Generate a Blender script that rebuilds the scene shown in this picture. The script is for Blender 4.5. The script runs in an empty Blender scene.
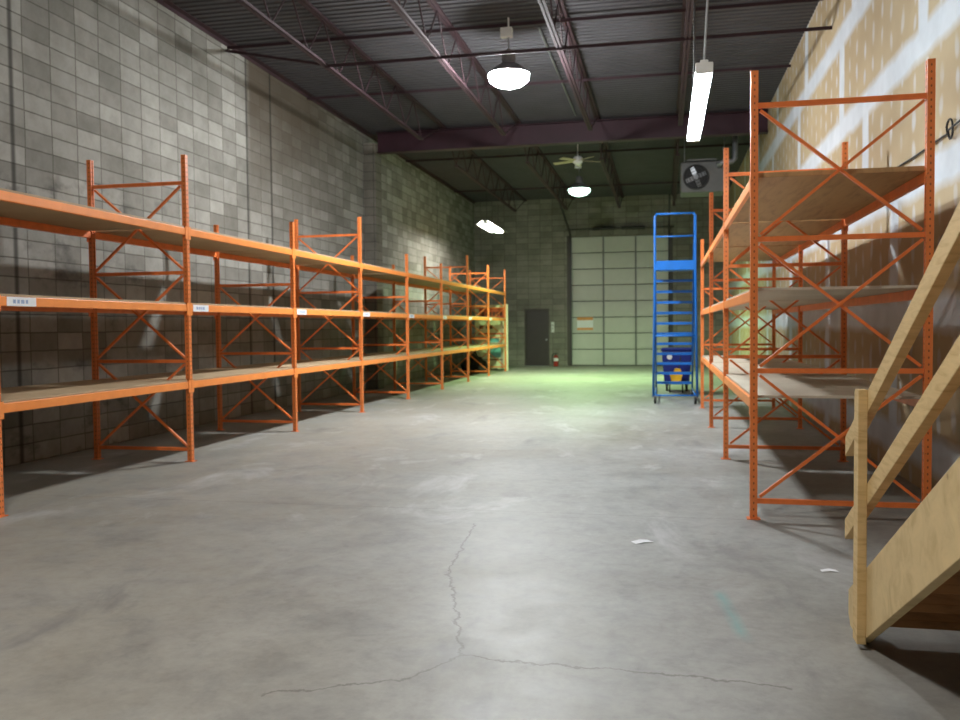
import bpy, bmesh, math, random
from mathutils import Vector, Matrix
random.seed(7)
S = bpy.context.scene
COL = S.collection

# ------------------------------------------------------------------ camera, world, exposure
H = 1.5
YAW, PITCH, ROLL, FPX = 0.2089, 0.0377, -0.0095, 869.5
fw = Vector((-math.sin(YAW)*math.cos(PITCH), math.cos(YAW)*math.cos(PITCH), -math.sin(PITCH)))
rt = Vector((math.cos(YAW), math.sin(YAW), 0)); up = rt.cross(fw)
cr, sr = math.cos(ROLL), math.sin(ROLL)
rt, up = cr*rt + sr*up, -sr*rt + cr*up
cd = bpy.data.cameras.new('camera'); cam = bpy.data.objects.new('camera', cd); COL.objects.link(cam)
cam.matrix_world = Matrix(((rt.x, up.x, -fw.x, 0), (rt.y, up.y, -fw.y, 0), (rt.z, up.z, -fw.z, H), (0, 0, 0, 1)))
cd.sensor_fit = 'HORIZONTAL'; cd.sensor_width = 36; cd.lens = FPX/960*36
cd.clip_start = 0.05; cd.clip_end = 200
cd.dof.use_dof = True; cd.dof.focus_distance = 4.2; cd.dof.aperture_fstop = 3.4
S.camera = cam
w = bpy.data.worlds.new('world'); S.world = w; w.use_nodes = True
w.node_tree.nodes['Background'].inputs[0].default_value = (0.5, 0.5, 0.55, 1)
w.node_tree.nodes['Background'].inputs[1].default_value = 0.0
S.view_settings.view_transform = 'Standard'; S.view_settings.look = 'None'
S.view_settings.exposure = 0.27; S.view_settings.gamma = 1.0; S.view_settings.use_curve_mapping = False
# lamp strengths (W/m2/sr on the glowing glass) and colours
BAY_NEAR = (520, (0.94, 0.98, 1.0)); BAY_FAR = (5, (0.62, 1.0, 0.80)); BAY_BACK = (190, (1.0, 0.96, 0.90))
TUBE_RIGHT = (60, (0.80, 0.94, 1.0)); TUBE_LEFT = (120, (1.0, 1.0, 0.90))
FAR_DOWN = (480, (0.60, 1.0, 0.43))        # watts of the greenish lamp's downward beam

# ------------------------------------------------------------------ helpers
ORI = {}
def srgb(r, g, b):
    f = lambda c: (c/255/12.92) if c/255 <= 0.04045 else ((c/255+0.055)/1.055)**2.4
    return (f(r), f(g), f(b), 1)

class MB:
    def __init__(s): s.bm = bmesh.new()
    def box(s, x0, x1, y0, y1, z0, z1):
        m = Matrix.Translation(((x0+x1)/2, (y0+y1)/2, (z0+z1)/2)) @ Matrix.Diagonal((abs(x1-x0), abs(y1-y0), abs(z1-z0), 1))
        bmesh.ops.create_cube(s.bm, size=1, matrix=m); return s
    def bar(s, p0, p1, a, b, upv=(0, 0, 1)):
        p0, p1 = Vector(p0), Vector(p1); d = (p1-p0); L = d.length; d.normalize()
        u = Vector(upv)
        if abs(d.dot(u)) > 0.99: u = Vector((0, 1, 0))
        x = u.cross(d).normalized(); y = d.cross(x)
        c = (p0+p1)/2
        m = Matrix(((x.x*a, y.x*b, d.x*L, c.x), (x.y*a, y.y*b, d.y*L, c.y), (x.z*a, y.z*b, d.z*L, c.z), (0, 0, 0, 1)))
        bmesh.ops.create_cube(s.bm, size=1, matrix=m); return s
    def cyl(s, p0, p1, r, n=12, r2=None):
        p0, p1 = Vector(p0), Vector(p1); d = p1-p0; L = d.length
        m = Matrix.Translation((p0+p1)/2) @ d.to_track_quat('Z', 'Y').to_matrix().to_4x4()
        bmesh.ops.create_cone(s.bm, cap_ends=True, segments=n, radius1=r, radius2=r if r2 is None else r2, depth=L, matrix=m); return s
    def tube(s, pts, r, n=8):
        pts = [Vector(p) for p in pts]; rings = []
        ref = None
        for i, p in enumerate(pts):
            d = (pts[min(i+1, len(pts)-1)] - pts[max(i-1, 0)]).normalized()
            if ref is None:
                ref = Vector((0, 0, 1)) if abs(d.z) < 0.9 else Vector((1, 0, 0))
            x = (ref - d*ref.dot(d)).normalized(); ref = x; y = d.cross(x)
            rings.append([s.bm.verts.new(p + x*r*math.cos(2*math.pi*k/n) + y*r*math.sin(2*math.pi*k/n)) for k in range(n)])
        for a, b in zip(rings, rings[1:]):
            for k in range(n): s.bm.faces.new((a[k], a[(k+1) % n], b[(k+1) % n], b[k]))
        s.bm.faces.new(rings[0][::-1]); s.bm.faces.new(rings[-1]); return s
    def lathe(s, c, prof, n=32, close=True):
        rings = []
        for r, z in prof:
            rings.append([s.bm.verts.new((c[0]+max(r, 1e-4)*math.cos(2*math.pi*k/n), c[1]+max(r, 1e-4)*math.sin(2*math.pi*k/n), c[2]+z)) for k in range(n)])
        for a, b in zip(rings, rings[1:]):
            for k in range(n): s.bm.faces.new((a[k], a[(k+1) % n], b[(k+1) % n], b[k]))
        if close: s.bm.faces.new(rings[0][::-1]); s.bm.faces.new(rings[-1])
        return s
    def prism(s, poly, axis, a0, a1):
        # poly of 2D points in the other two axes (in x,y,z order), extruded along axis
        def P(u, v, a):
            return {'x': (a, u, v), 'y': (u, a, v), 'z': (u, v, a)}[axis]
        A = [s.bm.verts.new(P(u, v, a0)) for u, v in poly]; B = [s.bm.verts.new(P(u, v, a1)) for u, v in poly]
        n = len(poly)
        for k in range(n): s.bm.faces.new((A[k], A[(k+1) % n], B[(k+1) % n], B[k]))
        s.bm.faces.new(A[::-1]); s.bm.faces.new(B); return s
    def build(s, name, mat, parent=None, bevel=0.0, smooth=False, origin=None, uvbox=False):
        bm = s.bm
        bmesh.ops.recalc_face_normals(bm, faces=bm.faces)
        vs = [v.co for v in bm.verts]
        lo = Vector([min(v[i] for v in vs) for i in range(3)]); hi = Vector([max(v[i] for v in vs) for i in range(3)])
        o = Vector(origin) if origin else Vector(((lo.x+hi.x)/2, (lo.y+hi.y)/2, lo.z))
        bmesh.ops.translate(bm, verts=bm.verts, vec=-o)
        me = bpy.data.meshes.new(name); bm.to_mesh(me); bm.free()
        if smooth:
            for p in me.polygons: p.use_smooth = True
        ob = bpy.data.objects.new(name, me); COL.objects.link(ob)
        if mat: me.materials.append(mat)
        ORI[ob.name] = o
        if parent: ob.parent = parent; ob.location = o - ORI[parent.name]
        else: ob.location = o
        if bevel:
            md = ob.modifiers.new('bevel', 'BEVEL'); md.width = bevel; md.segments = 2; md.limit_method = 'ANGLE'
        return ob

def tag(o, label, cat, group=None):
    o['label'] = label; o['category'] = cat
    if group: o['group'] = group
    return o
def thing(name, label, cat, loc, group=None):
    o = bpy.data.objects.new(name, None); COL.objects.link(o); o.location = loc; o.empty_display_size = 0.2
    ORI[o.name] = Vector(loc); return tag(o, label, cat, group)
def struct(o): o['kind'] = 'structure'; return o

# ------------------------------------------------------------------ materials
class NT:
    def __init__(s, name):
        s.m = bpy.data.materials.new(name); s.m.use_nodes = True; s.t = s.m.node_tree
        s.b = s.t.nodes['Principled BSDF']; s.L = s.t.links
    def n(s, typ, **kw):
        x = s.t.nodes.new(typ)
        for k, v in kw.items(): setattr(x, k, v)
        return x
    def set(s, sock, v):
        if hasattr(v, 'is_linked') or isinstance(v, bpy.types.NodeSocket): s.L.new(v, sock)
        else: sock.default_value = v
    def math(s, op, a, b=None, c=None, clamp=False):
        x = s.n('ShaderNodeMath', operation=op); x.use_clamp = clamp
        s.set(x.inputs[0], a)
        if b is not None: s.set(x.inputs[1], b)
        if c is not None: s.set(x.inputs[2], c)
        return x.outputs[0]
    def vmath(s, op, a, b=None):
        x = s.n('ShaderNodeVectorMath', operation=op); s.set(x.inputs[0], a)
        if b is not None: s.set(x.inputs[1], b)
        return x
    def coord(s): return s.n('ShaderNodeTexCoord').outputs['Object']
    def geo(s): return s.n('ShaderNodeNewGeometry')
    def sep(s, v):
        x = s.n('ShaderNodeSeparateXYZ'); s.set(x.inputs[0], v); return x.outputs
    def comb(s, a, b, c):
        x = s.n('ShaderNodeCombineXYZ')
        for i, v in enumerate((a, b, c)): s.set(x.inputs[i], v)
        return x.outputs[0]
    def mapping(s, v, scale=(1, 1, 1), loc=(0, 0, 0)):
        x = s.n('ShaderNodeMapping'); s.set(x.inputs[0], v); x.inputs['Scale'].default_value = scale; x.inputs['Location'].default_value = loc; return x.outputs[0]
    def noise(s, v, scale, detail=4, rough=0.55, dist=0):
        x = s.n('ShaderNodeTexNoise'); s.set(x.inputs['Vector'], v); x.inputs['Scale'].default_value = scale
        x.inputs['Detail'].default_value = detail; x.inputs['Roughness'].default_value = rough; x.inputs['Distortion'].default_value = dist
        return x.outputs[0]
    def ramp(s, f, stops):
        x = s.n('ShaderNodeValToRGB'); s.set(x.inputs[0], f); e = x.color_ramp.elements
        while len(e) < len(stops): e.new(0.5)
        for k, (p, c) in enumerate(stops):
            e[k].position = p; e[k].color = c if len(c) == 4 else (*c, 1)
        return x.outputs[0]
    def mr(s, f, a, b, c=0.0, d=1.0, smooth=False):
        x = s.n('ShaderNodeMapRange', clamp=True)
        if smooth: x.interpolation_type = 'SMOOTHSTEP'
        s.set(x.inputs[0], f)
        for i, v in zip((1, 2, 3, 4), (a, b, c, d)): s.set(x.inputs[i], v)
        return x.outputs[0]
    def mix(s, f, a, b, mode='MIX'):
        x = s.n('ShaderNodeMix', data_type='RGBA', blend_type=mode)
        s.set(x.inputs[0], f); s.set(x.inputs[6], a); s.set(x.inputs[7], b); return x.outputs[2]
    def out(s, col=None, rough=None, metal=None, bump=None, bstr=0.3, bdist=0.01, spec=None):
        if col is not None: s.set(s.b.inputs['Base Color'], col)
        if rough is not None: s.set(s.b.inputs['Roughness'], rough)
        if metal is not None: s.set(s.b.inputs['Metallic'], metal)
        if spec is not None: s.b.inputs['Specular IOR Level'].default_value = spec
        if bump is not None:
            x = s.n('ShaderNodeBump'); x.inputs['Strength'].default_value = bstr; x.inputs['Distance'].default_value = bdist
            s.set(x.inputs['Height'], bump); s.L.new(x.outputs[0], s.b.inputs['Normal'])
        return s.m

def paint(name, c, rough=0.45, var=0.12, scale=6, metal=0, wear=None):
    t = NT(name); v = t.coord(); f = t.noise(v, scale, 5)
    dk = tuple(x*(1-var) for x in c[:3])+(1,); lt = tuple(min(1, x*(1+var)) for x in c[:3])+(1,)
    col = t.ramp(f, [(0.3, dk), (0.7, lt)])
    if wear:
        g = t.noise(v, scale*5, 6, 0.7); col = t.mix(t.mr(g, 0.64, 0.72), col, wear)
    return t.out(col, rough, metal)
def emit(name, strength, c):
    t = NT(name); t.b.inputs['Base Color'].default_value = (0.8, 0.8, 0.8, 1)
    t.b.inputs['Emission Color'].default_value = (*c, 1); t.b.inputs['Emission Strength'].default_value = strength
    return t.m

ORANGE = srgb(238, 132, 68); RUST = srgb(120, 62, 40)
def post_mat():
    t = NT('orange_post_paint'); v = t.coord(); x, y, z = t.sep(v); nx, ny, nz = t.sep(t.geo().outputs['Normal'])
    onx = t.math('GREATER_THAN', t.math('ABSOLUTE', nx), 0.5)
    tan = t.mix(onx, x, y)
    tanv = t.sep(tan)[0] if False else t.math('ADD', t.math('MULTIPLY', y, onx), t.math('MULTIPLY', x, t.math('SUBTRACT', 1.0, onx)))
    fz = t.math('SUBTRACT', t.math('FRACT', t.math('DIVIDE', z, 0.0508)), 0.5)
    dz = t.math('MULTIPLY', fz, 0.0508)
    du = t.math('SUBTRACT', t.math('ABSOLUTE', tanv), t.math('MULTIPLY', onx, 0.013))
    r = t.math('SQRT', t.math('ADD', t.math('MULTIPLY', t.math('MULTIPLY', du, du), 1.6), t.math('MULTIPLY', t.math('MULTIPLY', dz, dz), 0.6)))
    hole = t.math('MULTIPLY', t.mr(r, 0.0080, 0.0055), 0.75)
    f = t.noise(v, 8, 4); col = t.ramp(f, [(0.3, tuple(c*0.86 for c in ORANGE[:3])), (0.7, ORANGE[:3])])
    g = t.noise(v, 30, 5, 0.7); col = t.mix(t.mr(g, 0.64, 0.74), col, RUST)
    col = t.mix(hole, col, srgb(70, 34, 20))
    return t.out(col, 0.42)
M = {}
M['post'] = post_mat()
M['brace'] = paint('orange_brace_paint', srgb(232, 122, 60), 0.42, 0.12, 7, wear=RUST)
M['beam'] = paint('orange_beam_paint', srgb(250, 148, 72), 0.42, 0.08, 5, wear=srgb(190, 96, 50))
M['blue'] = paint('blue_paint', srgb(26, 110, 200), 0.35, 0.1, 6)
M['maroon'] = paint('maroon_primer', srgb(56, 34, 40), 0.75, 0.2, 3)
M['maroon_dark'] = paint('maroon_girder_primer', srgb(56, 26, 37), 0.6, 0.2, 2)
M['galv'] = paint('galvanised_steel', srgb(150, 152, 155), 0.4, 0.15, 12, metal=0.6)
M['grey'] = paint('grey_enamel', srgb(110, 110, 108), 0.5, 0.1, 6)
M['white'] = paint('white_enamel', srgb(228, 228, 225), 0.5, 0.04, 6)
M['paper'] = paint('white_paper', srgb(235, 235, 238), 0.7, 0.03, 20)
M['ink'] = paint('pale_blue_ink', srgb(150, 166, 200), 0.7, 0.2, 60)
M['black'] = paint('black_rubber', srgb(22, 22, 22), 0.55, 0.2, 10)
M['dark'] = paint('dark_metal', srgb(44, 42, 40), 0.5, 0.15, 6)
M['door'] = paint('dark_brown_door_paint', srgb(52, 44, 40), 0.45, 0.12, 3)
M['doorframe'] = paint('dark_frame_paint', srgb(66, 60, 52), 0.5, 0.1, 4)
M['plastic_bag'] = paint('black_plastic', srgb(20, 20, 20), 0.3, 0.3, 4)
M['blue_bin'] = paint('dark_blue_plastic', srgb(18, 34, 120), 0.4, 0.1, 5)
M['yellow'] = paint('yellow_plastic', srgb(240, 185, 40), 0.4, 0.08, 6)
M['red'] = paint('red_cylinder_paint', srgb(150, 40, 28), 0.35, 0.1, 6)
M['cream'] = paint('cream_board', srgb(228, 222, 190), 0.6, 0.05, 6)
M['sign_red'] = paint('orange_red_print', srgb(205, 92, 58), 0.6, 0.15, 12)
M['sign_brown'] = paint('brown_print', srgb(110, 70, 52), 0.6, 0.2, 20)
M['sign_cyan'] = paint('cyan_print', srgb(120, 190, 200), 0.6, 0.15, 10)
M['orange_print'] = paint('orange_print', srgb(222, 150, 80), 0.6, 0.1, 14)
M['fan_blade'] = paint('pale_wood_fan_blade', srgb(176, 164, 128), 0.5, 0.1, 6)

def wood_mat(name, c, c2, knots=True, sc=(3, 3, 22)):
    t = NT(name); v = t.coord()
    f = t.noise(t.mapping(v, sc), 1.6, 5, 0.6, 0.8)
    col = t.ramp(f, [(0.28, c2[:3]), (0.5, c[:3]), (0.75, tuple(min(1, k*1.12) for k in c[:3]))])
    if knots:
        x = t.n('ShaderNodeTexVoronoi'); t.set(x.inputs['Vector'], v); x.inputs['Scale'].default_value = 2.6
        col = t.mix(t.mr(x.outputs['Distance'], 0.045, 0.02), col, srgb(122, 84, 46))
    return t.out(col, 0.62, bump=f, bstr=0.1, bdist=0.004)
M['lumber'] = wood_mat('pine_lumber', srgb(212, 182, 128), srgb(192, 158, 102))
M['ply'] = wood_mat('plywood_stringer', srgb(210, 184, 134), srgb(192, 164, 112), True, (2, 5, 5))
M['step'] = wood_mat('step_lumber', srgb(176, 126, 76), srgb(140, 96, 56), False, (2, 10, 10))
def board_mat(name, c, c2):
    t = NT(name); v = t.coord(); f = t.noise(v, 1.3, 6, 0.6); g = t.noise(v, 40, 4, 0.7)
    col = t.mix(0.35, t.ramp(f, [(0.3, c2[:3]), (0.7, c[:3])]), t.ramp(g, [(0.3, tuple(k*0.7 for k in c[:3])), (0.7, c[:3])]))
    return t.out(col, 0.7)
M['deck'] = board_mat('particle_board', srgb(192, 168, 134), srgb(160, 134, 102))
M['deck_light'] = board_mat('worn_pale_particle_board', srgb(210, 200, 182), srgb(184, 170, 148))
M['deck_ply'] = wood_mat('plywood_deck', srgb(176, 138, 92), srgb(148, 112, 72), False, (8, 1, 3))

def block_mat(name, axis, base1, base2, mortar, stains=True):
    t = NT(name); v = t.n('ShaderNodeNewGeometry').outputs['Position']; x, y, z = t.sep(v)
    u = y if axis == 'y' else x
    uv = t.comb(u, z, 0.0)
    b = t.n('ShaderNodeTexBrick'); b.offset = 0.0; b.squash = 1.0
    wob = t.noise(v, 2.0, 2)
    t.set(b.inputs['Vector'], t.vmath('ADD', uv, t.comb(t.math('MULTIPLY', t.math('SUBTRACT', wob, 0.5), 0.035), t.math('MULTIPLY', t.math('SUBTRACT', t.noise(v, 3.1, 2), 0.5), 0.02), 0.0)).outputs[0])
    b.inputs['Color1'].default_value = base1; b.inputs['Color2'].default_value = base2; b.inputs['Mortar'].default_value = mortar
    b.inputs['Scale'].default_value = 1; b.inputs['Mortar Size'].default_value = 0.013; b.inputs['Mortar Smooth'].default_value = 0.9
    b.inputs['Bias'].default_value = 0; b.inputs['Brick Width'].default_value = 0.46; b.inputs['Row Height'].default_value = 0.212
    col = b.outputs['Color']
    f1 = t.noise(v, 0.5, 5, 0.6); col = t.mix(1.0, col, t.ramp(f1, [(0.3, (0.66, 0.66, 0.64)), (0.62, (1, 1, 1))]), 'MULTIPLY')
    f2 = t.noise(v, 5, 6, 0.7); col = t.mix(0.6, col, t.ramp(f2, [(0.3, (0.70, 0.70, 0.68)), (0.6, (1.05, 1.05, 1.05))]), 'MULTIPLY')
    if stains:
        # old water stain running down from the roof at one stretch of wall, brownish, plus dark smudges low on the wall
        st = t.math('MULTIPLY', t.mr(y, 14.15, 14.35), t.mr(y, 20.5, 17.0))
        st = t.math('MULTIPLY', st, t.mr(t.math('ADD', z, t.math('MULTIPLY', t.noise(v, 1.2, 4), 1.6)), 4.0, 6.4))
        col = t.mix(t.math('MULTIPLY', st, 0.9), col, srgb(84, 74, 62))
        j = t.math('MINIMUM', t.math('ABSOLUTE', t.math('SUBTRACT', y, 14.2)), t.math('MINIMUM', t.math('ABSOLUTE', t.math('SUBTRACT', y, 15.15)), t.math('MINIMUM', t.math('ABSOLUTE', t.math('SUBTRACT', y, 27.3)), t.math('ABSOLUTE', t.math('SUBTRACT', y, 8.55)))))
        col = t.mix(t.mr(j, 0.05, 0.015, 0, 0.75), col, srgb(40, 38, 34))
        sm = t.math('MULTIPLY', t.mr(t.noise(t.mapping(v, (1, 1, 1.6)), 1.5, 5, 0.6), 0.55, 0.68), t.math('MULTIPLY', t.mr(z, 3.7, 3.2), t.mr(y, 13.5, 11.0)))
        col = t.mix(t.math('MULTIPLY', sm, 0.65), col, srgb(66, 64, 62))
    return t.out(col, 0.85, bump=t.math('ADD', t.math('MULTIPLY', b.outputs['Fac'], -1.0), t.math('MULTIPLY', f2, 0.4)), bstr=0.3, bdist=0.006, spec=0.2)
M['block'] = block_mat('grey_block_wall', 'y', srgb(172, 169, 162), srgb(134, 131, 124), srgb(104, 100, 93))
M['block_back'] = block_mat('back_block_wall', 'x', srgb(152, 149, 138), srgb(130, 127, 117), srgb(104, 100, 90), False)
M['block_pilaster'] = block_mat('pilaster_block', 'x', srgb(140, 134, 124), srgb(122, 118, 108), srgb(90, 86, 78), False)

def drywall_mat():
    t = NT('taped_drywall'); v = t.n('ShaderNodeNewGeometry').outputs['Position']; x, y, z = t.sep(v)
    n1 = t.noise(v, 3, 4); wob = t.math('MULTIPLY', t.math('SUBTRACT', n1, 0.5), 0.10)
    P = 1.22
    row = t.math('DIVIDE', t.math('SUBTRACT', z, 2.80), P); ri = t.math('FLOOR', t.math('ADD', row, 20.0)); rf = t.math('FRACT', t.math('ADD', row, 20.0))
    dh = t.math('MULTIPLY', t.math('MINIMUM', rf, t.math('SUBTRACT', 1.0, rf)), P)
    hb = t.mr(t.math('ADD', dh, wob), 0.20, 0.10)
    # vertical joints: 3.66 m sheets shifted row by row
    off = 1.5
    for rr_, o_ in ((20.0, -1.32), (21.0, 0.94), (22.0, 1.70)):
        cmp_ = t.math('COMPARE', ri, rr_, 0.2); off = t.math('ADD', off, t.math('MULTIPLY', cmp_, o_))
    cf = t.math('FRACT', t.math('DIVIDE', t.math('ADD', t.math('ADD', y, off), 36.6), 3.66))
    dv = t.math('MULTIPLY', t.math('MINIMUM', cf, t.math('SUBTRACT', 1.0, cf)), 3.66)
    vb = t.mr(t.math('ADD', dv, wob), 0.19, 0.13)
    # screw dabs
    du = t.math('ADD', t.math('MULTIPLY', t.math('SUBTRACT', t.math('FRACT', t.math('DIVIDE', y, 0.41)), 0.5), 0.41), t.math('MULTIPLY', t.math('SUBTRACT', t.noise(v, 1.9, 1), 0.5), 0.16))
    dz = t.math('MULTIPLY', t.math('SUBTRACT', t.math('FRACT', t.math('ADD', t.math('ADD', t.math('DIVIDE', z, 0.30), t.math('MULTIPLY', t.noise(v, 1.3, 1), 0.9)), t.math('MULTIPLY', t.math('FLOOR', t.math('DIVIDE', y, 0.41)), 0.37))), 0.5), 0.30)
    rr = t.math('SQRT', t.math('ADD', t.math('MULTIPLY', t.math('MULTIPLY', du, du), 3.2), t.math('MULTIPLY', dz, dz)))
    sp = t.math('MULTIPLY', t.mr(t.math('ADD', rr, t.math('MULTIPLY', wob, 0.7)), 0.125, 0.05), t.mr(t.noise(v, 1.7, 3), 0.3, 0.62, 0.25, 1.0))
    mud = t.math('MAXIMUM', t.math('MAXIMUM', hb, vb), t.math('MULTIPLY', sp, 0.7))
    pap = t.ramp(t.noise(v, 0.9, 5), [(0.3, srgb(166, 145, 114)[:3]), (0.7, srgb(184, 164, 132)[:3])])
    mc = t.ramp(t.noise(v, 2.5, 5), [(0.3, srgb(188, 192, 198)[:3]), (0.7, srgb(206, 210, 216)[:3])])
    return t.out(t.mix(mud, pap, mc), 0.8, spec=0.25)
M['drywall'] = drywall_mat()

def floor_mat():
    t = NT('worn_concrete_floor'); v = t.n('ShaderNodeNewGeometry').outputs['Position']; x, y, z = t.sep(v)
    p = t.comb(x, y, 0.0)
    a = t.noise(p, 0.45, 6, 0.6, 0.4); b = t.noise(p, 2.2, 7, 0.65, 0.6); c = t.noise(p, 22, 5, 0.7)
    col = t.ramp(a, [(0.3, srgb(138, 135, 127)[:3]), (0.5, srgb(152, 151, 146)[:3]), (0.72, srgb(165, 166, 164)[:3])])
    col = t.mix(0.75, col, t.ramp(b, [(0.28, (0.66, 0.66, 0.67)), (0.5, (0.98, 0.98, 0.98)), (0.75, (1.10, 1.10, 1.09))]), 'MULTIPLY')
    c2 = t.noise(p, 7, 8, 0.72, 0.3)
    col = t.mix(0.7, col, t.ramp(c2, [(0.3, (0.72, 0.72, 0.71)), (0.5, (0.98, 0.98, 0.98)), (0.72, (1.16, 1.16, 1.16))]), 'MULTIPLY')
    col = t.mix(0.35, col, t.ramp(c, [(0.3, (0.75, 0.75, 0.75)), (0.6, (1.05, 1.05, 1.05))]), 'MULTIPLY')
    # warm light on the left, by the racks, painted in as a beige tint
    warm = t.math('MULTIPLY', t.mr(x, -0.5, -4.5), t.mr(b, 0.3, 0.6))
    col = t.mix(t.math('MULTIPLY', warm, 0.45), col, srgb(150, 141, 123))
    # darker scuffs, stretched
    s1 = t.noise(t.mapping(p, (1.6, 0.7, 1), (3, 1, 0)), 0.9, 6, 0.62, 0.5)
    col = t.mix(t.mr(s1, 0.58, 0.70, 0, 0.5), col, srgb(96, 95, 97))
    # chalky pale scuffs
    s2 = t.noise(t.mapping(p, (1.5, 0.75, 1), (7, 4, 0)), 0.8, 7, 0.68, 0.6)
    s2 = t.math('MULTIPLY', t.mr(s2, 0.55, 0.70), t.mr(y, 4.0, 6.5))
    col = t.mix(t.math('MULTIPLY', s2, 0.65), col, srgb(195, 195, 195))
    # cracks
    px = t.math('ADD', x, t.math('MULTIPLY', t.math('SUBTRACT', t.noise(p, 5, 4, 0.7), 0.5), 0.16))
    py = t.math('ADD', y, t.math('MULTIPLY', t.math('SUBTRACT', t.noise(t.mapping(p, (1, 1, 1), (9, 5, 0)), 5, 4, 0.7), 0.5), 0.16))
    Pv = t.comb(px, py, 0.0)
    lines = [[(-1.42, 6.45), (-1.36, 5.8), (-1.31, 5.17), (-1.10, 4.5), (-0.91, 3.82)],
             [(-0.91, 3.82), (-1.1, 3.5), (-1.35, 3.38), (-1.6, 3.24)],
             [(-0.91, 3.82), (-0.63, 3.79), (-0.1, 3.78), (0.51, 3.72)]]
    d = None
    for L in lines:
        for (ax, ay), (bx, by) in zip(L, L[1:]):
            ab = Vector((bx-ax, by-ay, 0)); ll = ab.length_squared
            ap = t.vmath('SUBTRACT', Pv, (ax, ay, 0)).outputs[0]
            h = t.math('DIVIDE', t.vmath('DOT_PRODUCT', ap, tuple(ab)).outputs['Value'], ll, clamp=True)
            sc = t.n('ShaderNodeVectorMath', operation='SCALE'); sc.inputs[0].default_value = tuple(ab); t.set(sc.inputs['Scale'], h)
            dd = t.vmath('LENGTH', t.vmath('SUBTRACT', ap, sc.outputs[0]).outputs[0]).outputs['Value']
            d = dd if d is None else t.math('MINIMUM', d, dd)
    crack = t.mr(d, 0.012, 0.003)
    col = t.mix(t.math('MULTIPLY', crack, 0.62), col, srgb(88, 84, 76))
    # saw-cut joints across
    j = t.math('ABSOLUTE', t.math('SUBTRACT', y, 6.92)); j = t.math('MINIMUM', j, t.math('ABSOLUTE', t.math('SUBTRACT', y, 13.9)))
    col = t.mix(t.mr(j, 0.012, 0.004, 0, 0.35), col, srgb(90, 88, 84))
    # teal chalk mark
    ta = t.math('ABSOLUTE', t.math('SUBTRACT', x, t.math('ADD', 0.31, t.math('MULTIPLY', t.math('SUBTRACT', 4.9, y), 0.10))))
    tm = t.math('MULTIPLY', t.math('MULTIPLY', t.mr(ta, 0.05, 0.0), t.math('MULTIPLY', t.mr(y, 4.2, 4.4), t.mr(y, 5.05, 4.95))), t.mr(b, 0.3, 0.55))
    col = t.mix(t.math('MULTIPLY', tm, 0.7), col, srgb(96, 160, 160))
    rough = t.mr(b, 0.25, 0.75, 0.42, 0.58)
    return t.out(col, rough, bump=t.math('SUBTRACT', t.math('MULTIPLY', c, 0.3), t.math('MULTIPLY', crack, 1.0)), bstr=0.15, bdist=0.004, spec=0.5)
M['floor'] = floor_mat()
M['roofdeck'] = paint('grey_steel_roof_deck', srgb(70, 68, 71), 0.75, 0.12, 1.5)
M['door_panel'] = paint('pale_sectional_door', srgb(196, 197, 188), 0.55, 0.06, 2)
M['filler'] = paint('dusty_grey_wall_paint', srgb(92, 90, 86), 0.8, 0.1, 1)

# ------------------------------------------------------------------ the setting
XL, XR, YB, YF, ZC = -7.15, 2.27, 32.9, -5.0, 6.30
struct(MB().box(XL-0.3, XR+0.3, YF-0.3, YB+0.6, -0.2, 0).build('floor', M['floor']))
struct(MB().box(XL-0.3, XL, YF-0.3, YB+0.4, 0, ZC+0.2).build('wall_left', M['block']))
struct(MB().box(XR, XR+0.3, YF-0.3, YB+0.4, 0, ZC+0.2).build('wall_right', M['drywall']))
struct(MB().box(XL, XR, YF-0.3, YF, 0, ZC+0.2).build('wall_front', M['filler']))
GX0, GX1, GZ = -3.42, 0.16, 4.86
DX0, DX1, DZ = -5.22, -4.27, 2.18
m = MB(); y0, y1 = YB, YB+0.3
m.box(XL, DX0, y0, y1, 0, ZC+0.2).box(DX0, DX1, y0, y1, DZ, ZC+0.2).box(DX1, GX0, y0, y1, 0, ZC+0.2).box(GX0, GX1, y0, y1, GZ, ZC+0.2).box(GX1, XR, y0, y1, 0, ZC+0.2)
struct(m.build('wall_back', M['block_back']))
# corrugated steel roof deck, ribs across the room
m = MB(); y = YF-0.3; prof = []
while y < YB+0.3:
    prof += [(y, ZC), (y+0.045, ZC), (y+0.06, ZC+0.022), (y+0.145, ZC+0.022)]; y += 0.16
prof += [(YB+0.4, ZC), (YB+0.4, ZC+0.15), (YF-0.3, ZC+0.15)]
m.prism(prof, 'x', XL-0.1, XR+0.1)
struct(m.build('ceiling', M['roofdeck']))
struct(MB().box(XL, XL+0.10, YF, YB, ZC-0.012, ZC-0.002).box(XL, XL+0.012, YF, YB, ZC-0.07, ZC-0.002).build('trim_1', M['maroon']))
struct(MB().box(XL, XL+0.30, 20.28, 20.75, 0, 6.0).build('wall_pilaster', M['block_pilaster'], bevel=0.01))
# steel jamb angles of the overhead door
struct(MB().box(GX0-0.16, GX0, YB-0.02, YB+0.08, 0, GZ+0.05).build('trim_2', M['doorframe']))
struct(MB().box(GX1, GX1+0.16, YB-0.02, YB+0.08, 0, GZ+0.05).build('trim_3', M['doorframe']))

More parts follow.
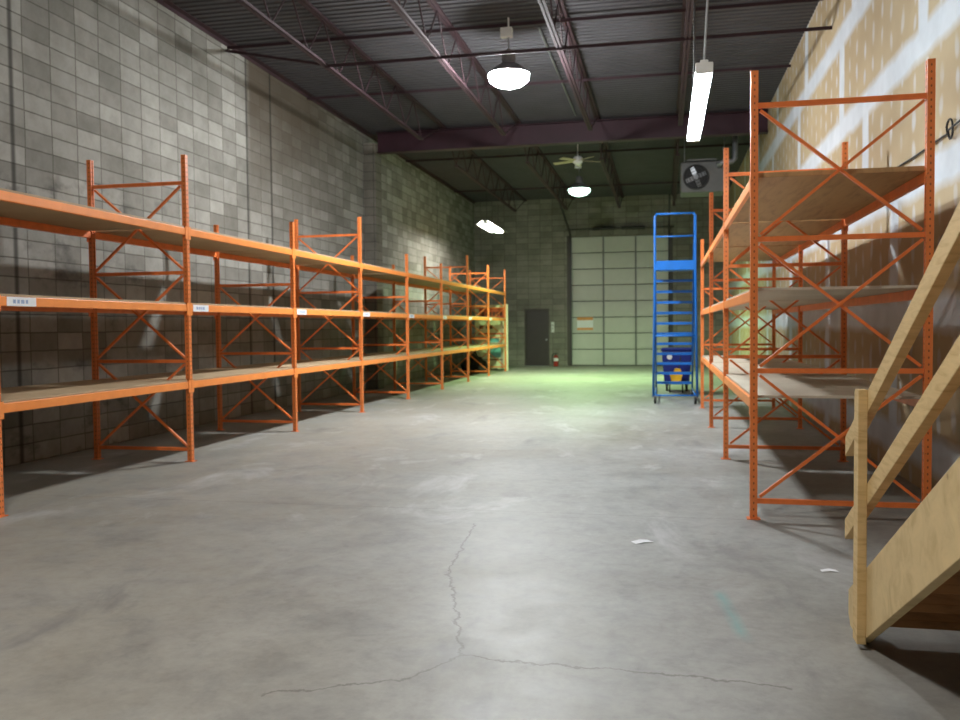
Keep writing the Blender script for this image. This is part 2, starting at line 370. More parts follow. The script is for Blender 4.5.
# man door
d = struct(MB().box(DX0+0.05, DX1-0.05, YB+0.06, YB+0.11, 0.01, DZ-0.05).build('door_1', M['door'], bevel=0.004))
MB().box(DX0, DX0+0.05, YB-0.015, YB+0.14, 0, DZ).box(DX1-0.05, DX1, YB-0.015, YB+0.14, 0, DZ).box(DX0+0.05, DX1-0.05, YB-0.015, YB+0.14, DZ-0.05, DZ).build('door_frame', M['doorframe'], d)
MB().cyl((DX1-0.12, YB+0.06, 1.0), (DX1-0.12, YB+0.0, 1.0), 0.012).cyl((DX1-0.12, YB+0.01, 1.0), (DX1-0.12, YB-0.03, 1.0), 0.03, 16).cyl((DX1-0.12, YB+0.06, 1.0), (DX1-0.12, YB+0.05, 1.0), 0.04, 16).build('door_handle', M['galv'], d)
MB().box(DX0+0.05, DX1-0.05, YB+0.02, YB+0.12, 0, 0.01).build('threshold', M['galv'], d)

# sectional overhead door
gd = bpy.data.objects.new('door_2', None); COL.objects.link(gd); gd.location = ((GX0+GX1)/2, YB+0.1, 0); ORI[gd.name] = Vector(gd.location); struct(gd)
n = 8; ph = (GZ-0.02)/n
for i in range(n):
    z0 = 0.02+i*ph
    m = MB().box(GX0, GX1, YB+0.09, YB+0.13, z0+0.012, z0+ph-0.012)
    for k in range(3):
        wdt = (GX1-GX0)/3
        m.box(GX0+k*wdt+0.06, GX0+(k+1)*wdt-0.06, YB+0.075, YB+0.095, z0+0.05, z0+ph-0.05)
    m.build('door_panel', M['door_panel'], gd, bevel=0.006)
for k in (1, 2):
    xx = GX0+(GX1-GX0)*k/3
    MB().box(xx-0.03, xx+0.03, YB+0.06, YB+0.09, 0.03, GZ-0.03).build('stile', M['grey'], gd)
for sx in (GX0-0.02, GX1+0.02):
    pts = [(sx, YB-0.06, 0.05), (sx, YB-0.06, 4.75), (sx, YB-0.25, 4.98), (sx, 29.2, 5.75)]
    m = MB()
    for a, b in zip(pts, pts[1:]): m.bar(a, b, 0.05, 0.06, (1, 0, 0))
    m.build('guide_rail', M['dark'], gd)
MB().cyl((GX0-0.2, YB-0.15, 5.12), (GX1+0.2, YB-0.15, 5.12), 0.02).cyl((-2.6, YB-0.15, 5.12), (-1.75, YB-0.15, 5.12), 0.06, 16).cyl((-1.55, YB-0.15, 5.12), (-0.7, YB-0.15, 5.12), 0.06, 16).build('torsion_shaft', M['dark'], gd)

# ------------------------------------------------------------------ roof steel
JX = [-5.15, -3.33, -1.50, 0.33]
ORD = ['first', 'second', 'third', 'fourth']
def joist(x, ya, yb, ba, bb, label):
    t = thing('roof_joist', label, 'roof joist', (x, (ya+yb)/2, 5.6), 'open-web roof joists')
    zt, zb = ZC-0.03, 5.60
    MB().box(x-0.055, x-0.008, ya, yb, zt-0.012, zt+0.03).box(x+0.008, x+0.055, ya, yb, zt-0.012, zt+0.03).build('top_chord', M['maroon'], t)
    MB().box(x-0.045, x-0.008, ba, bb, zb-0.025, zb+0.012).box(x+0.008, x+0.045, ba, bb, zb-0.025, zb+0.012).build('bottom_chord', M['maroon'], t)
    m = MB(); n = max(2, round((bb-ba)/1.22)); st = (bb-ba)/n
    for i in range(n):
        y = ba+i*st
        m.cyl((x, y, zb), (x, y+st/2, zt), 0.012, 6).cyl((x, y+st/2, zt), (x, y+st, zb), 0.012, 6)
    m.cyl((x, ba, zb), (x, ya+0.1, zt), 0.014, 6).cyl((x, bb, zb), (x, yb-0.15, zt), 0.014, 6)
    m.build('web', M['maroon'], t)
for i, x in enumerate(JX):
    joist(x, YF, 20.4, YF+1.2, 18.4, f'{ORD[i]} long maroon roof joist from the block wall, on the near side of the girder')
    joist(x, 20.6, YB, 21.6, 30.6, f'{ORD[i]} maroon roof joist from the block wall, beyond the girder toward the back wall')
g = thing('steel_girder', 'deep maroon steel girder crossing the room under the roof joists', 'girder', (-2.4, 20.5, 5.77))
MB().box(XL+0.30, XR, 20.38, 20.62, 5.77, 5.79).build('bottom_flange', M['maroon_dark'], g)
MB().box(XL+0.30, XR, 20.49, 20.51, 5.79, 6.24).build('web_plate', M['maroon_dark'], g)
MB().box(XL+0.30, XR, 20.38, 20.62, 6.24, 6.26).build('top_flange', M['maroon_dark'], g)
BR = [(13.57, 6.235, 'upper angle bridging across the roof joists beside the near bay lamp', True),
      (12.9, 5.60, 'lower angle bridging tying the bottom of the joists near the near bay lamp', True),
      (16.9, 6.235, 'angle bridging across the joists between the bay lamp and girder', False),
      (23.85, 6.235, 'angle bridging across the joists just beyond the girder', False),
      (29.6, 6.235, 'angle bridging across the joists close to the back wall', False)]
for y, z, lab, _ in BR:
    m = MB(); xa = XL if z > 6 else JX[0]; xb = XR
    m.box(xa, xb, y-0.02, y+0.02, z-0.006, z).box(xa, xb, y-0.02, y-0.014, z-0.05, z)
    if z < 6: m.bar((XL+0.02, 13.48, 6.14), (JX[0], y, z), 0.04, 0.04)
    tag(m.build('joist_bridging', M['maroon'], origin=None), lab, 'bridging', 'joist bridging')
tag(MB().tube([(-1.95, 14.0, 6.27), (-1.95, 19.9, 6.27)], 0.018).build('conduit', M['galv']), 'thin electrical conduit under the roof deck behind the near bay lamp', 'conduit')

# ------------------------------------------------------------------ lamps
def bay_lamp(x, y, z, em, label, name):
    t = thing('high_bay_lamp', label, 'lamp', (x, y, z-0.2), 'high bay lamps')
    MB().lathe((x, y, z), [(0.10, 0.17), (0.20, 0.12), (0.29, 0.05), (0.315, 0.0), (0.295, -0.07), (0.22, -0.13), (0.10, -0.17), (0.0, -0.18)], 40, False).build('glass_refractor', emit(name+'_glow', *em), t, smooth=True)
    MB().lathe((x, y, z), [(0.0, 0.19), (0.13, 0.19), (0.22, 0.135), (0.31, 0.055), (0.325, 0.02), (0.32, 0.02), (0.305, 0.053)], 32, False).build('reflector_cap', M['galv'], t, smooth=True)
    MB().lathe((x, y, z), [(0.0, 0.40), (0.05, 0.40), (0.10, 0.37), (0.11, 0.24), (0.09, 0.19), (0.0, 0.19)], 24, False).build('ballast_housing', M['grey'], t, smooth=True)
    MB().cyl((x, y, z+0.39), (x, y, 6.06), 0.012).build('hanger_rod', M['galv'], t)
    MB().box(x-0.12, x+0.06, y-0.06, y+0.06, 6.0, 6.14).cyl((x, y, 6.14), (x, y, ZC), 0.015).build('junction_box', M['white'], t, bevel=0.006)
bay_lamp(-2.36, 13.5, 5.40, BAY_NEAR, 'bright white high bay lamp hanging before the girder', 'near_bay')
bay_lamp(-2.36, 25.0, 5.38, BAY_FAR, 'greenish high bay lamp hanging beyond the girder below the fan', 'far_bay')
ld = bpy.data.lights.new('far_bay_beam', 'AREA'); ld.shape = 'DISK'; ld.size = 0.5; ld.spread = math.radians(142); ld.energy = FAR_DOWN[0]; ld.color = FAR_DOWN[1]
lo = bpy.data.objects.new('far_bay_beam', ld); COL.objects.link(lo); lo.location = (-2.36, 25.0, 5.16)
bay_lamp(-2.36, 2.0, 5.40, BAY_BACK, 'warm high bay lamp over the front of the floor, above the viewer', 'back_bay')

def strip_light(x, ya, yb, z, em, label, nt, name, hang):
    t = thing('strip_light', label, 'strip light', (x, (ya+yb)/2, z), 'fluorescent strip lights')
    wdt = 0.055*nt
    MB().box(x-0.03*(nt-1), x+0.03*(nt-1), ya+0.01, yb-0.01, z+0.045, z+(0.10 if nt == 3 else 0.085)).build('housing', M['white'], t, bevel=0.006)
    if nt == 3: MB().prism([(x-0.09, z+0.10), (x+0.09, z+0.10), (x+0.26, z-0.015), (x+0.255, z-0.02), (x+0.085, z+0.093), (x-0.085, z+0.093), (x-0.255, z-0.02), (x-0.26, z-0.015)], 'y', ya-0.02, yb+0.02).build('reflector', M['white'], t)
    em_m = emit(name+'_glow', *em)
    for k in range(nt):
        xx = x+(k-(nt-1)/2)*0.09
        MB().cyl((xx, ya+0.05, z+0.012), (xx, yb-0.05, z+0.012), 0.019, 12).build('tube', em_m, t, smooth=True)
    for yy in (ya, yb):
        MB().box(x-0.03*nt-0.005, x+0.03*nt+0.005, yy-0.012, yy+0.03, z-0.016, z+0.06).build('lamp_holder', M['white'], t, bevel=0.006)
    for (yy, tx, ty) in hang:
        MB().cyl((x, yy, z+0.08), (tx, ty, ZC), 0.009 if nt == 2 else 0.005, 8).build('hanger_rod', M['galv'] if yy < 9 else M['dark'], t)
strip_light(0.30, 6.85, 9.35, 3.42, TUBE_RIGHT, 'cool white fluorescent strip light hanging beside the right-side rack', 2, 'right_tube', [(6.95, 0.46, 6.95), (9.25, 0.33, 9.6)])
strip_light(-5.10, 24.9, 27.3, 4.50, TUBE_LEFT, 'short-looking white strip light hanging near the far end of the block wall', 3, 'left_tube', [(25.2, -5.1, 25.2), (27.0, -5.1, 27.0)])

# ceiling fan
fx, fy, fz = -2.15, 22.4, 5.72
t = thing('ceiling_fan', 'pale bladed ceiling fan hanging beyond the girder', 'fan', (fx, fy, fz))
MB().cyl((fx, fy, fz+0.1), (fx, fy, ZC), 0.014).lathe((fx, fy, ZC-0.1), [(0.0, 0), (0.06, 0), (0.075, 0.09), (0, 0.09)], 20, False).build('downrod', M['white'], t)
MB().lathe((fx, fy, fz), [(0.0, -0.10), (0.06, -0.10), (0.12, -0.05), (0.13, 0.05), (0.08, 0.11), (0.0, 0.12)], 24, False).build('motor', M['white'], t, smooth=True)
for k in range(5):
    a = math.radians(20+72*k); dx, dy = math.cos(a), math.sin(a)
    m = MB().bar((fx+dx*0.11, fy+dy*0.11, fz), (fx+dx*0.66, fy+dy*0.66, fz-0.02), 0.135, 0.012, (0.22*dy, -0.22*dx, 1))
    m.build('blade', M['fan_blade'], t, bevel=0.004)

# unit heater hung at the right
hx0, hx1, hy0, hy1, hz0, hz1 = 0.40, 1.55, 21.9, 22.7, 4.72, 5.47
t = thing('unit_heater', 'grey gas unit heater with round fan grille hanging from the roof', 'heater', ((hx0+hx1)/2, (hy0+hy1)/2, hz0))
MB().box(hx0, hx1, hy0, hy1, hz0, hz1).build('cabinet', M['grey'], t, bevel=0.04)
cx, cz = 0.76, 5.09
m = MB(); seg = 28
for rr in (0.29, 0.22, 0.15, 0.08):
    m.tube([(cx+rr*math.cos(2*math.pi*k/seg), hy0-0.03, cz+rr*math.sin(2*math.pi*k/seg)) for k in range(seg+1)], 0.008 if rr < 0.29 else 0.02, 6)
m.build('fan_guard', M['dark'], t)
MB().cyl((cx, hy0-0.012, cz), (cx, hy0+0.001, cz), 0.28, 32).build('fan_recess', M['black'], t)
for k in range(4):
    a = math.pi/2*k+0.4
    MB().bar((cx+0.05*math.cos(a), hy0-0.02, cz+0.05*math.sin(a)), (cx+0.25*math.cos(a), hy0-0.018, cz+0.25*math.sin(a)), 0.11, 0.006, (0.2*math.sin(a), 1, -0.2*math.cos(a))).build('fan_blade', M['galv'], t)
MB().lathe((0, 0, 0), [(0, -0.03), (0.05, -0.03), (0.06, 0.03), (0, 0.03)], 16, False)
MB().cyl((cx, hy0-0.05, cz), (cx, hy0-0.012, cz), 0.055, 20).build('fan_hub', M['galv'], t)
MB().tube([(1.30, 22.2, 5.30), (1.30, 21.75, 5.36), (1.36, 21.72, 5.38), (1.60, 21.72, 5.40), (1.66, 21.72, 5.46), (1.66, 21.72, ZC)], 0.065, 14).build('flue_pipe', M['galv'], t, smooth=True)
MB().cyl((0.5, 22.3, hz1), (0.5, 22.3, ZC), 0.012, 8).build('hanger_rod', M['galv'], t)
MB().cyl((1.45, 22.3, hz1), (1.45, 22.3, ZC), 0.012, 8).build('hanger_rod', M['galv'], t)
MB().box(hx0+0.15, hx1-0.3, hy0+0.02, hy1-0.1, hz1+0.02, hz1+0.06).box(hx0+0.2, hx0+0.25, hy0+0.2, hy0+0.25, hz1-0.01, hz1+0.03).box(hx1-0.4, hx1-0.35, hy0+0.2, hy0+0.25, hz1-0.01, hz1+0.03).build('mounting_rail', M['grey'], t)

# ------------------------------------------------------------------ pallet racks
PW = 0.054; BH = 0.040
def rack(xf, xb, ys, heights, zbeams, sgn, label, tags=False):
    """xf: aisle post line, xb: wall post line, sgn: +1 when the aisle is toward +x"""
    xm = (xf+xb)/2
    t = thing('pallet_rack', label, 'pallet rack', (xm, (ys[0]+ys[-1])/2, 0), 'orange pallet racks')
    for y, h in zip(ys, heights):
        for x, s in ((xf, sgn), (xb, -sgn)):
            f = x+s*PW/2; i = x-s*PW/2
            poly = [(f, y-PW/2), (f, y+PW/2), (i, y+PW/2), (i, y+PW/2-0.016), (i+s*0.006, y+PW/2-0.016), (i+s*0.006, y+PW/2-0.006), (f-s*0.006, y+PW/2-0.006),
                    (f-s*0.006, y-PW/2+0.006), (i+s*0.006, y-PW/2+0.006), (i+s*0.006, y-PW/2+0.016), (i, y-PW/2+0.016), (i, y-PW/2)]
            p = MB().prism(poly, 'z', 0.006, h).build('upright_post', M['post'], t, origin=(x, y, 0))
            MB().box(x-0.05, x+0.05, y-0.045, y+0.045, 0, 0.007).build('foot_plate', M['brace'], p)
        hz = [0.14, 1.145, 2.15, 3.16]
        hz = [z for z in hz if z < h-0.1]
        xa, xc = min(xf, xb)+PW/2-0.012, max(xf, xb)-PW/2+0.012
        for z in hz:
            MB().box(xa, xc, y-0.016, y+0.016, z-0.019, z+0.019).build('horizontal_brace', M['brace'], t)
        for za, zb in zip(hz, hz[1:]):
            MB().bar((xa+0.03, y-0.012, za+0.035), (xc-0.03, y-0.012, zb-0.035), 0.022, 0.032, (0, 1, 0)).build('diagonal_brace', M['brace'], t)
            MB().bar((xc-0.03, y+0.012, za+0.035), (xa+0.03, y+0.012, zb-0.035), 0.022, 0.032, (0, 1, 0)).build('diagonal_brace', M['brace'], t)
    for bi, (ya, yb) in enumerate(zip(ys, ys[1:])):
        for li, zc in enumerate(zbeams):
            for x, s in ((xf, sgn), (xb, -sgn)):
                xo = x+s*(PW/2-0.004); xi = x-s*0.014
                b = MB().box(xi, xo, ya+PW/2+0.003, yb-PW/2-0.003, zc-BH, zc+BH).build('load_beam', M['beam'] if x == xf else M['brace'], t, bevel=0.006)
                for ye, q in ((ya+PW/2, 1), (yb-PW/2, -1)):
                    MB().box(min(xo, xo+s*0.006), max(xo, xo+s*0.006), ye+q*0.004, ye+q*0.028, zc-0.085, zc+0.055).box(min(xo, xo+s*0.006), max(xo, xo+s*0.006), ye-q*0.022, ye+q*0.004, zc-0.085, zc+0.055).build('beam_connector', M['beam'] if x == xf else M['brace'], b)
                if tags and li == 1 and x == xf:
                    y0 = ya+PW/2+(0.055 if bi else 0.10); y1 = y0+0.34
                    lt = MB().box(xo, xo+s*0.002, y0, y1, zc-0.038, zc+0.038).build('shelf_tag', M['paper'], b); lt['label'] = 'white paper shelf tag with faint blue print'
                    m = MB(); yy = y0+0.07
                    while yy < y1-0.09:
                        wv = random.uniform(0.025, 0.045); m.box(xo+s*0.002, xo+s*0.0026, yy, yy+wv, zc-0.016, zc+0.016); yy += wv+0.016
                    m.build('printed_row', M['ink'], b)
    return t
LX, LXB = -5.29, -6.49
LY = [8.98+2.878*i for i in range(-1, 8)]; LY[0] = 6.05
LH = [3.45, 3.47, 3.05, 3.47, 3.05, 3.05, 3.47, 3.40, 3.45]
LZ = [0.875, 1.75, 2.61]
rack(LX, LXB, LY, LH, LZ, 1, 'long orange pallet rack standing along the grey block wall', True)
RX, RXB = 0.673, 1.906
RY = [6.97+3.079*i for i in range(4)]
RZ = [0.89, 1.72, 2.585]
rack(RX, RXB, RY, [3.42, 3.45, 3.42, 3.04], RZ, -1, 'orange pallet rack standing along the unfinished drywall')

NTH = ['first', 'second', 'third', 'fourth', 'fifth', 'sixth', 'seventh', 'eighth']
LEV = ['bottom', 'middle', 'top']
def board(x0, x1, y0, y1, z, th, mat, name, label, group):
    return tag(MB().box(x0, x1, y0, y1, z, z+th).build(name, mat, bevel=0.003), label, 'shelf board', group)
for b in range(8):
    for l, z in enumerate(LZ):
        board(LXB-0.02, LX+0.012, LY[b]+0.06, LY[b+1]-0.06, z+BH+0.001, 0.019, M['deck'], 'shelf_board',
              f'{LEV[l]} level particle board shelf in the {NTH[b]} bay of the block wall rack', 'shelf boards on the block wall rack')
for b in range(3):
    for l, z in enumerate(RZ):
        th = 0.038 if l == 2 else 0.022
        mt = M['deck_ply'] if l == 2 else M['deck_light']
        board(RX+0.0, RXB+0.0, RY[b]+0.055, RY[b+1]-0.055, z+BH+0.001, th, mt, 'shelf_board',
              f'{LEV[l]} level {"plywood" if l == 2 else "pale particle board"} shelf in the {NTH[b]} bay of the drywall-side rack', 'shelf boards on the drywall side rack')

# ------------------------------------------------------------------ wooden stairs
SL = 0.555
t = thing('wooden_stairs', 'raw pine stairs with two handrails rising toward the viewer', 'stairs', (1.35, 3.0, 0))
ztop = lambda y: 0.17+SL*(4.60-y)
yend = 0.55
for x0 in (0.902, 1.80):
    poly = [(4.317, 0), (4.55, 0), (4.60, 0.05), (4.60, ztop(4.60)), (yend, ztop(yend)), (yend, ztop(yend)-0.327)]
    MB().prism(poly, 'x', x0, x0+0.04).build('stringer', M['ply'], t, bevel=0.003)
rise = 0.17; run = rise/SL
k = 1
while True:
    zt = rise*k; yn = 4.60-(zt-0.17+0.06)/SL      # nosing
    if yn-run < yend: break
    if k > 1 or True:
        MB().box(0.942, 1.80, yn-run-0.02, yn, zt-0.038, zt).build('tread', M['step'], t, bevel=0.003)
        MB().box(0.942, 1.80, yn-run-0.02, yn-run, zt, zt+rise-0.038).build('riser', M['step'], t)
    k += 1
MB().prism([(4.205, 0.03), (4.294, 0.03), (4.294, 1.185), (4.275, 1.20), (4.205, 1.20)], 'x', 0.862, 0.902).build('newel_post', M['lumber'], t, bevel=0.003)
MB().prism([(1.20, ztop(1.2)-0.3), (1.289, ztop(1.289)-0.3), (1.289, ztop(1.24)+1.0), (1.20, ztop(1.24)+1.0)], 'x', 0.862, 0.902).build('newel_post', M['lumber'], t, bevel=0.003)
for x0 in (0.902, 1.80):
    MB().box(x0, x0+0.04, yend+0.02, yend+0.11, 0, ztop(yend+0.1)-0.30).build('support_leg', M['lumber'], t)
for zr in (1.26, 0.835):
    zz = lambda y: zr+SL*(4.10-y)
    pv = 0.102
    MB().prism([(4.70, zz(4.70)-pv), (4.70, zz(4.70)), (yend+0.2, zz(yend+0.2)), (yend+0.2, zz(yend+0.2)-pv)], 'x', 0.902, 0.942).build('handrail', M['lumber'], t, bevel=0.003)

# ------------------------------------------------------------------ rolling warehouse ladder (seen from behind)
lx0, lx1, ly, lyf = -0.17, 0.58, 17.0, 18.95
t = thing('rolling_ladder', 'tall blue rolling warehouse ladder standing at the end of the drywall-side rack', 'ladder', ((lx0+lx1)/2, (ly+lyf)/2, 0))
PZ = 2.60
for x in (lx0, lx1):
    MB().tube([(x-0.035*(1 if x == lx0 else -1), ly, 0.13), (x, ly, PZ), (x, ly, 3.57), (x+(0.04 if x == lx0 else -0.04), ly, 3.62)], 0.024, 10).build('rear_upright', M['blue'], t, smooth=True)
    MB().tube([(x, lyf, 0.14), (x, ly+0.55, PZ)], 0.020, 10).build('stringer', M['blue'], t, smooth=True)
    MB().tube([(x, ly, 3.58), (x, ly+0.5, 3.60), (x, ly+0.62, 3.5), (x, lyf+0.0, 1.0), (x, lyf, 0.9), (x, lyf-0.06, 0.4)], 0.016, 10).build('side_handrail', M['blue'], t, smooth=True)
    MB().tube([(x, ly, 0.16), (x, lyf, 0.16)], 0.018, 8).build('base_rail', M['blue'], t, smooth=True)
    MB().tube([(x, ly, 1.5), (x, lyf-0.3, 0.55)], 0.013, 8).build('side_brace', M['blue'], t, smooth=True)
    for yy in (ly, lyf):
        c = MB().cyl((x-0.022, yy, 0.065), (x+0.022, yy, 0.065), 0.065, 20).build('caster', M['black'], t)
        MB().box(x-0.032, x-0.026, yy-0.03, yy+0.03, 0.05, 0.15).box(x+0.026, x+0.032, yy-0.03, yy+0.03, 0.05, 0.15).box(x-0.032, x+0.032, yy-0.03, yy+0.03, 0.135, 0.155).build('caster_fork', M['galv'], c)
MB().tube([(lx0+0.03, ly, 3.62), (lx1-0.03, ly, 3.62)], 0.019, 10).build('top_guardrail', M['blue'], t, smooth=True)
MB().tube([(lx0, ly, 3.19), (lx1, ly, 3.19)], 0.016, 10).build('mid_guardrail', M['blue'], t, smooth=True)
MB().box(lx0, lx1, ly-0.02, ly+0.55, PZ-0.04, PZ).box(lx0+0.02, lx1-0.02, ly-0.03, ly-0.015, PZ-0.05, PZ+0.13).build('platform', M['blue'], t, bevel=0.02)
for z in (0.16, 1.30):
    MB().tube([(lx0, ly, z), (lx1, ly, z)], 0.016, 8).build('rear_crossbar', M['blue'], t, smooth=True)
ns = 11
for k in range(ns):
    z = 0.30+k*(PZ-0.30)/ns
    f = (z-0.14)/(PZ-0.14); yy = lyf+(ly+0.55-lyf)*f
    MB().box(lx0+0.02, lx1-0.02, yy-0.09, yy+0.09, z-0.015, z+0.012).box(lx0+0.02, lx1-0.02, yy-0.09, yy-0.08, z-0.04, z).build('step', M['blue'], t, bevel=0.004)

# blue bin and yellow bucket behind the ladder
bx, by = 0.28, 20.6
t = thing('wheeled_bin', 'dark blue wheeled bin standing on the floor behind the ladder', 'bin', (bx, by, 0))
MB().prism([(bx-0.28, 0.18), (bx+0.28, 0.18), (bx+0.34, 0.92), (bx-0.34, 0.92)], 'y', by-0.28, by+0.28).build('body', M['blue_bin'], t, bevel=0.03)
MB().prism([(bx-0.37, 0.92), (bx+0.37, 0.92), (bx+0.34, 0.99), (bx-0.34, 0.99)], 'y', by-0.31, by+0.31).build('lid', M['blue_bin'], t, bevel=0.02)
lb = MB().cyl((bx-0.16, by-0.282, 0.78), (bx-0.16, by-0.292, 0.78), 0.06, 24).build('badge', M['white'], t); lb['label'] = 'round white badge'
for dx in (-0.22, 0.22):
    for dy in (-0.2, 0.2):
        MB().cyl((bx+dx-0.025, by+dy, 0.09), (bx+dx+0.025, by+dy, 0.09), 0.09, 20).box(bx+dx-0.035, bx+dx+0.035, by+dy-0.03, by+dy+0.03, 0.12, 0.2).build('wheel', M['black'], t)
kx, ky = 0.26, 19.9
t = thing('mop_bucket', 'yellow bucket on a dark wheeled base under the ladder, before the blue bin', 'bucket', (kx, ky, 0))
MB().prism([(kx-0.10, 0.24), (kx+0.10, 0.24), (kx+0.15, 0.44), (kx-0.15, 0.44)], 'y', ky-0.14, ky+0.14).build('tub', M['yellow'], t, bevel=0.02)
MB().prism([(kx-0.06, 0.44), (kx+0.12, 0.44), (kx+0.09, 0.54), (kx-0.03, 0.54)], 'y', ky-0.10, ky+0.10).build('wringer', M['yellow'], t, bevel=0.015)
MB().tube([(kx+0.06, ky, 0.52), (kx+0.10, ky+0.05, 0.80)], 0.013, 8).build('handle', M['dark'], t)
MB().box(kx-0.18, kx+0.18, ky-0.16, ky+0.16, 0.19, 0.24).build('dolly_deck', M['dark'], t, bevel=0.01)
for dx in (-0.14, 0.14):
    for dy in (-0.12, 0.12):
        MB().cyl((kx+dx-0.015, ky+dy, 0.05), (kx+dx+0.015, ky+dy, 0.05), 0.05, 16).cyl((kx+dx, ky+dy, 0.05), (kx+dx, ky+dy, 0.20), 0.014, 8).build('caster', M['black'], t)

# ------------------------------------------------------------------ sign board, bag, extinguisher, notices
sy = 29.35; sx0, sx1 = -6.34, -5.33
t = thing('sign_board', 'tall cream sign board with orange and cyan panels standing at the rack end', 'sign', ((sx0+sx1)/2, sy, 0))
MB().box(sx0, sx1, sy, sy+0.05, 0.06, 2.26).build('panel', M['cream'], t, bevel=0.004)
MB().box(sx1, sx1+0.09, sy-0.02, sy+0.07, 0.0, 2.28).build('edge_post', M['cream'], t, bevel=0.006)
MB().box(sx0-0.05, sx0, sy-0.01, sy+0.06, 0.0, 2.28).build('edge_post', M['cream'], t, bevel=0.006)
f = sy-0.004
p = MB().box(sx0+0.10, sx1-0.03, f, sy, 1.74, 2.14).build('orange_panel', M['sign_red'], t)
m = MB()
for q in range(6): m.box(sx0+0.2+q*0.125, sx0+0.29+q*0.125, f-0.002, f, 1.88, 2.02)
m.build('printed_row', M['sign_brown'], p)
m = MB()
for a, b in ((0.10, 0.24), (0.34, 0.44), (0.46, 0.58), (0.92, 0.96)): m.box(sx0+a, sx0+b, f, sy, 1.44, 1.55)
m.build('printed_row', M['sign_brown'], t)
MB().box(sx0+0.06, sx1-0.04, f, sy, 1.24, 1.30).build('printed_line', M['sign_red'], t)
MB().box(sx0+0.40, sx0+0.80, f, sy, 0.98, 1.16).build('cyan_panel', M['sign_cyan'], t)
m = MB().box(sx0+0.40, sx0+0.86, f, sy, 0.46, 0.82).build('cyan_panel', M['sign_cyan'], t)
MB().box(sx0+0.2, sx0+0.9, f, sy, 0.36, 0.40).build('printed_line', M['sign_brown'], t)

# dark bag slumped on the floor under the end of the rack
bm = bmesh.new(); bmesh.ops.create_icosphere(bm, subdivisions=3, radius=1)
for v in bm.verts:
    c = v.co.copy(); k = 1+0.12*math.sin(5*c.x+2*c.z)+0.10*math.sin(7*c.y+3*c.x)+0.06*math.sin(13*c.z+4*c.y)
    h = (c.z+1)/2; tap = 1-0.62*h**1.3
    v.co = Vector((c.x*0.55*k*tap-0.10*h, c.y*0.55*k*tap, max(0.0, (c.z*0.62+0.55)*1.0)*k*0.55))
mm = MB(); mm.bm.free(); mm.bm = bm
bmesh.ops.translate(bm, verts=bm.verts, vec=(-5.95, 27.7, 0.001))
tag(mm.build('rubbish_bag', M['plastic_bag'], smooth=True), 'black plastic rubbish bag slumped on the floor under the far end of the rack', 'bag')

ex, ey = -3.98, 32.55
t = thing('fire_extinguisher', 'small red fire extinguisher standing on the floor beside the dark door', 'fire extinguisher', (ex, ey, 0))
MB().lathe((ex, ey, 0), [(0, 0), (0.085, 0), (0.09, 0.02), (0.09, 0.34), (0.07, 0.40), (0.03, 0.43), (0, 0.43)], 24, False).build('cylinder', M['red'], t, smooth=True)
MB().lathe((ex, ey, 0.2), [(0.0905, 0), (0.092, 0.002), (0.092, 0.11), (0.0905, 0.112)], 24, False).build('label_band', M['paper'], t)
MB().cyl((ex, ey, 0.42), (ex, ey, 0.49), 0.022).bar((ex-0.02, ey, 0.5), (ex+0.12, ey, 0.53), 0.025, 0.015).bar((ex-0.02, ey, 0.48), (ex+0.11, ey, 0.47), 0.025, 0.012).build('valve_handle', M['dark'], t)
MB().tube([(ex-0.02, ey, 0.46), (ex-0.09, ey-0.02, 0.5), (ex-0.15, ey-0.03, 0.4), (ex-0.14, ey-0.03, 0.2), (ex-0.12, ey-0.03, 0.12)], 0.014, 8).build('hose', M['black'], t)
sw = tag(MB().box(-4.19, -4.08, YB-0.06, YB, 1.28, 1.67).build('control_box', M['white'], bevel=0.008), 'narrow white control box on the block wall right beside the dark door', 'control box')
MB().cyl((-4.135, YB-0.075, 1.55), (-4.135, YB-0.06, 1.55), 0.02, 16).cyl((-4.135, YB-0.075, 1.42), (-4.135, YB-0.06, 1.42), 0.02, 16).build('button', M['dark'], sw)
nt = tag(MB().box(-3.22, -2.62, YB+0.066, YB+0.072, 1.36, 1.84).build('notice', M['paper']), 'white paper notice with orange edges taped on the overhead door', 'notice')
MB().box(-3.22, -2.62, YB+0.063, YB+0.066, 1.73, 1.84).build('heading_band', M['orange_print'], nt)
MB().box(-3.22, -2.62, YB+0.063, YB+0.066, 1.36, 1.44).build('footer_band', M['orange_print'], nt)

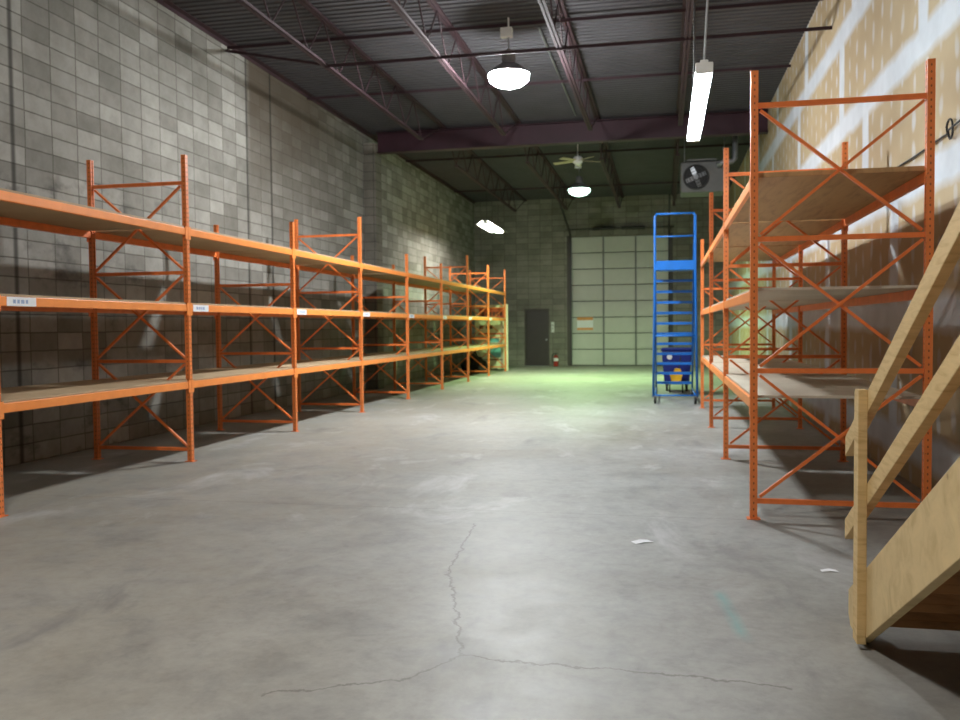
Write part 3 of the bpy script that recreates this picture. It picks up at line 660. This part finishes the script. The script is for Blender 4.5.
# ------------------------------------------------------------------ bits on the right-hand wall and the floor
pts = []
for i in range(20):
    y = 10.9-(10.9-7.75)*i/19; pts.append((XR-0.02, y, 3.03+0.004*math.sin(i*0.8)))
for i in range(1, 15):
    a = 2*math.pi*i/14; pts.append((XR-0.03, 7.75-0.07*(1-math.cos(a))-0.004*i, 3.05+0.08*math.sin(a)))
for i in range(1, 8): pts.append((XR-0.02, 7.68-0.3*i, 3.05+0.02*i))
tag(MB().tube(pts, 0.009, 8).build('cable', M['black'], smooth=False), 'black cable with a small loop running along the taped drywall', 'cable')
for i, (yy, tx, lab) in enumerate([(6.52, 0.05, 'steel stud leaning on the drywall, nearest to the orange rack'), (6.40, 0.07, 'steel stud leaning on the drywall, middle one of three'), (6.28, 0.09, 'steel stud leaning on the drywall, nearest to the wooden stairs')]):
    a = Vector((XR-0.16-tx, yy, 0.0)); b = Vector((XR-0.03, yy-0.02, 1.12+0.03*i))
    m = MB().bar(a, b, 0.09, 0.0015, (1, 0, 0)).bar(a+Vector((-0.018, 0.045, 0)), b+Vector((-0.018, 0.045, 0)), 0.0015, 0.036, (1, 0, 0)).bar(a+Vector((-0.018, -0.045, 0)), b+Vector((-0.018, -0.045, 0)), 0.0015, 0.036, (1, 0, 0))
    tag(m.build('steel_stud', M['galv']), lab, 'steel stud', 'steel studs against the drywall')
def scrap(x, y, a, lab, sx=0.07, sy=0.04):
    m = MB(); c, s = math.cos(a), math.sin(a)
    P = lambda u, v, z: m.bm.verts.new((x+u*c-v*s, y+u*s+v*c, z))
    lo = [P(-sx, -sy, 0.001), P(0, -sy*0.8, 0.006), P(sx, -sy, 0.002), P(sx*0.8, sy, 0.003), P(0, sy*1.1, 0.009), P(-sx, sy*0.9, 0.001)]
    hi = [m.bm.verts.new(v.co+Vector((0, 0, 0.0012))) for v in lo]
    for k in range(6): m.bm.faces.new((lo[k], lo[(k+1) % 6], hi[(k+1) % 6], hi[k]))
    m.bm.faces.new(lo[::-1]); m.bm.faces.new(hi)
    tag(m.build('paper_scrap', M['paper']), lab, 'paper scrap', 'scraps of paper on the floor')
scrap(-0.15, 6.08, 0.5, 'white scrap of paper lying in the middle of the concrete floor')
scrap(0.98, 5.55, 0.1, 'tiny white scrap of paper lying on the floor close to the wooden stairs', 0.05, 0.025)
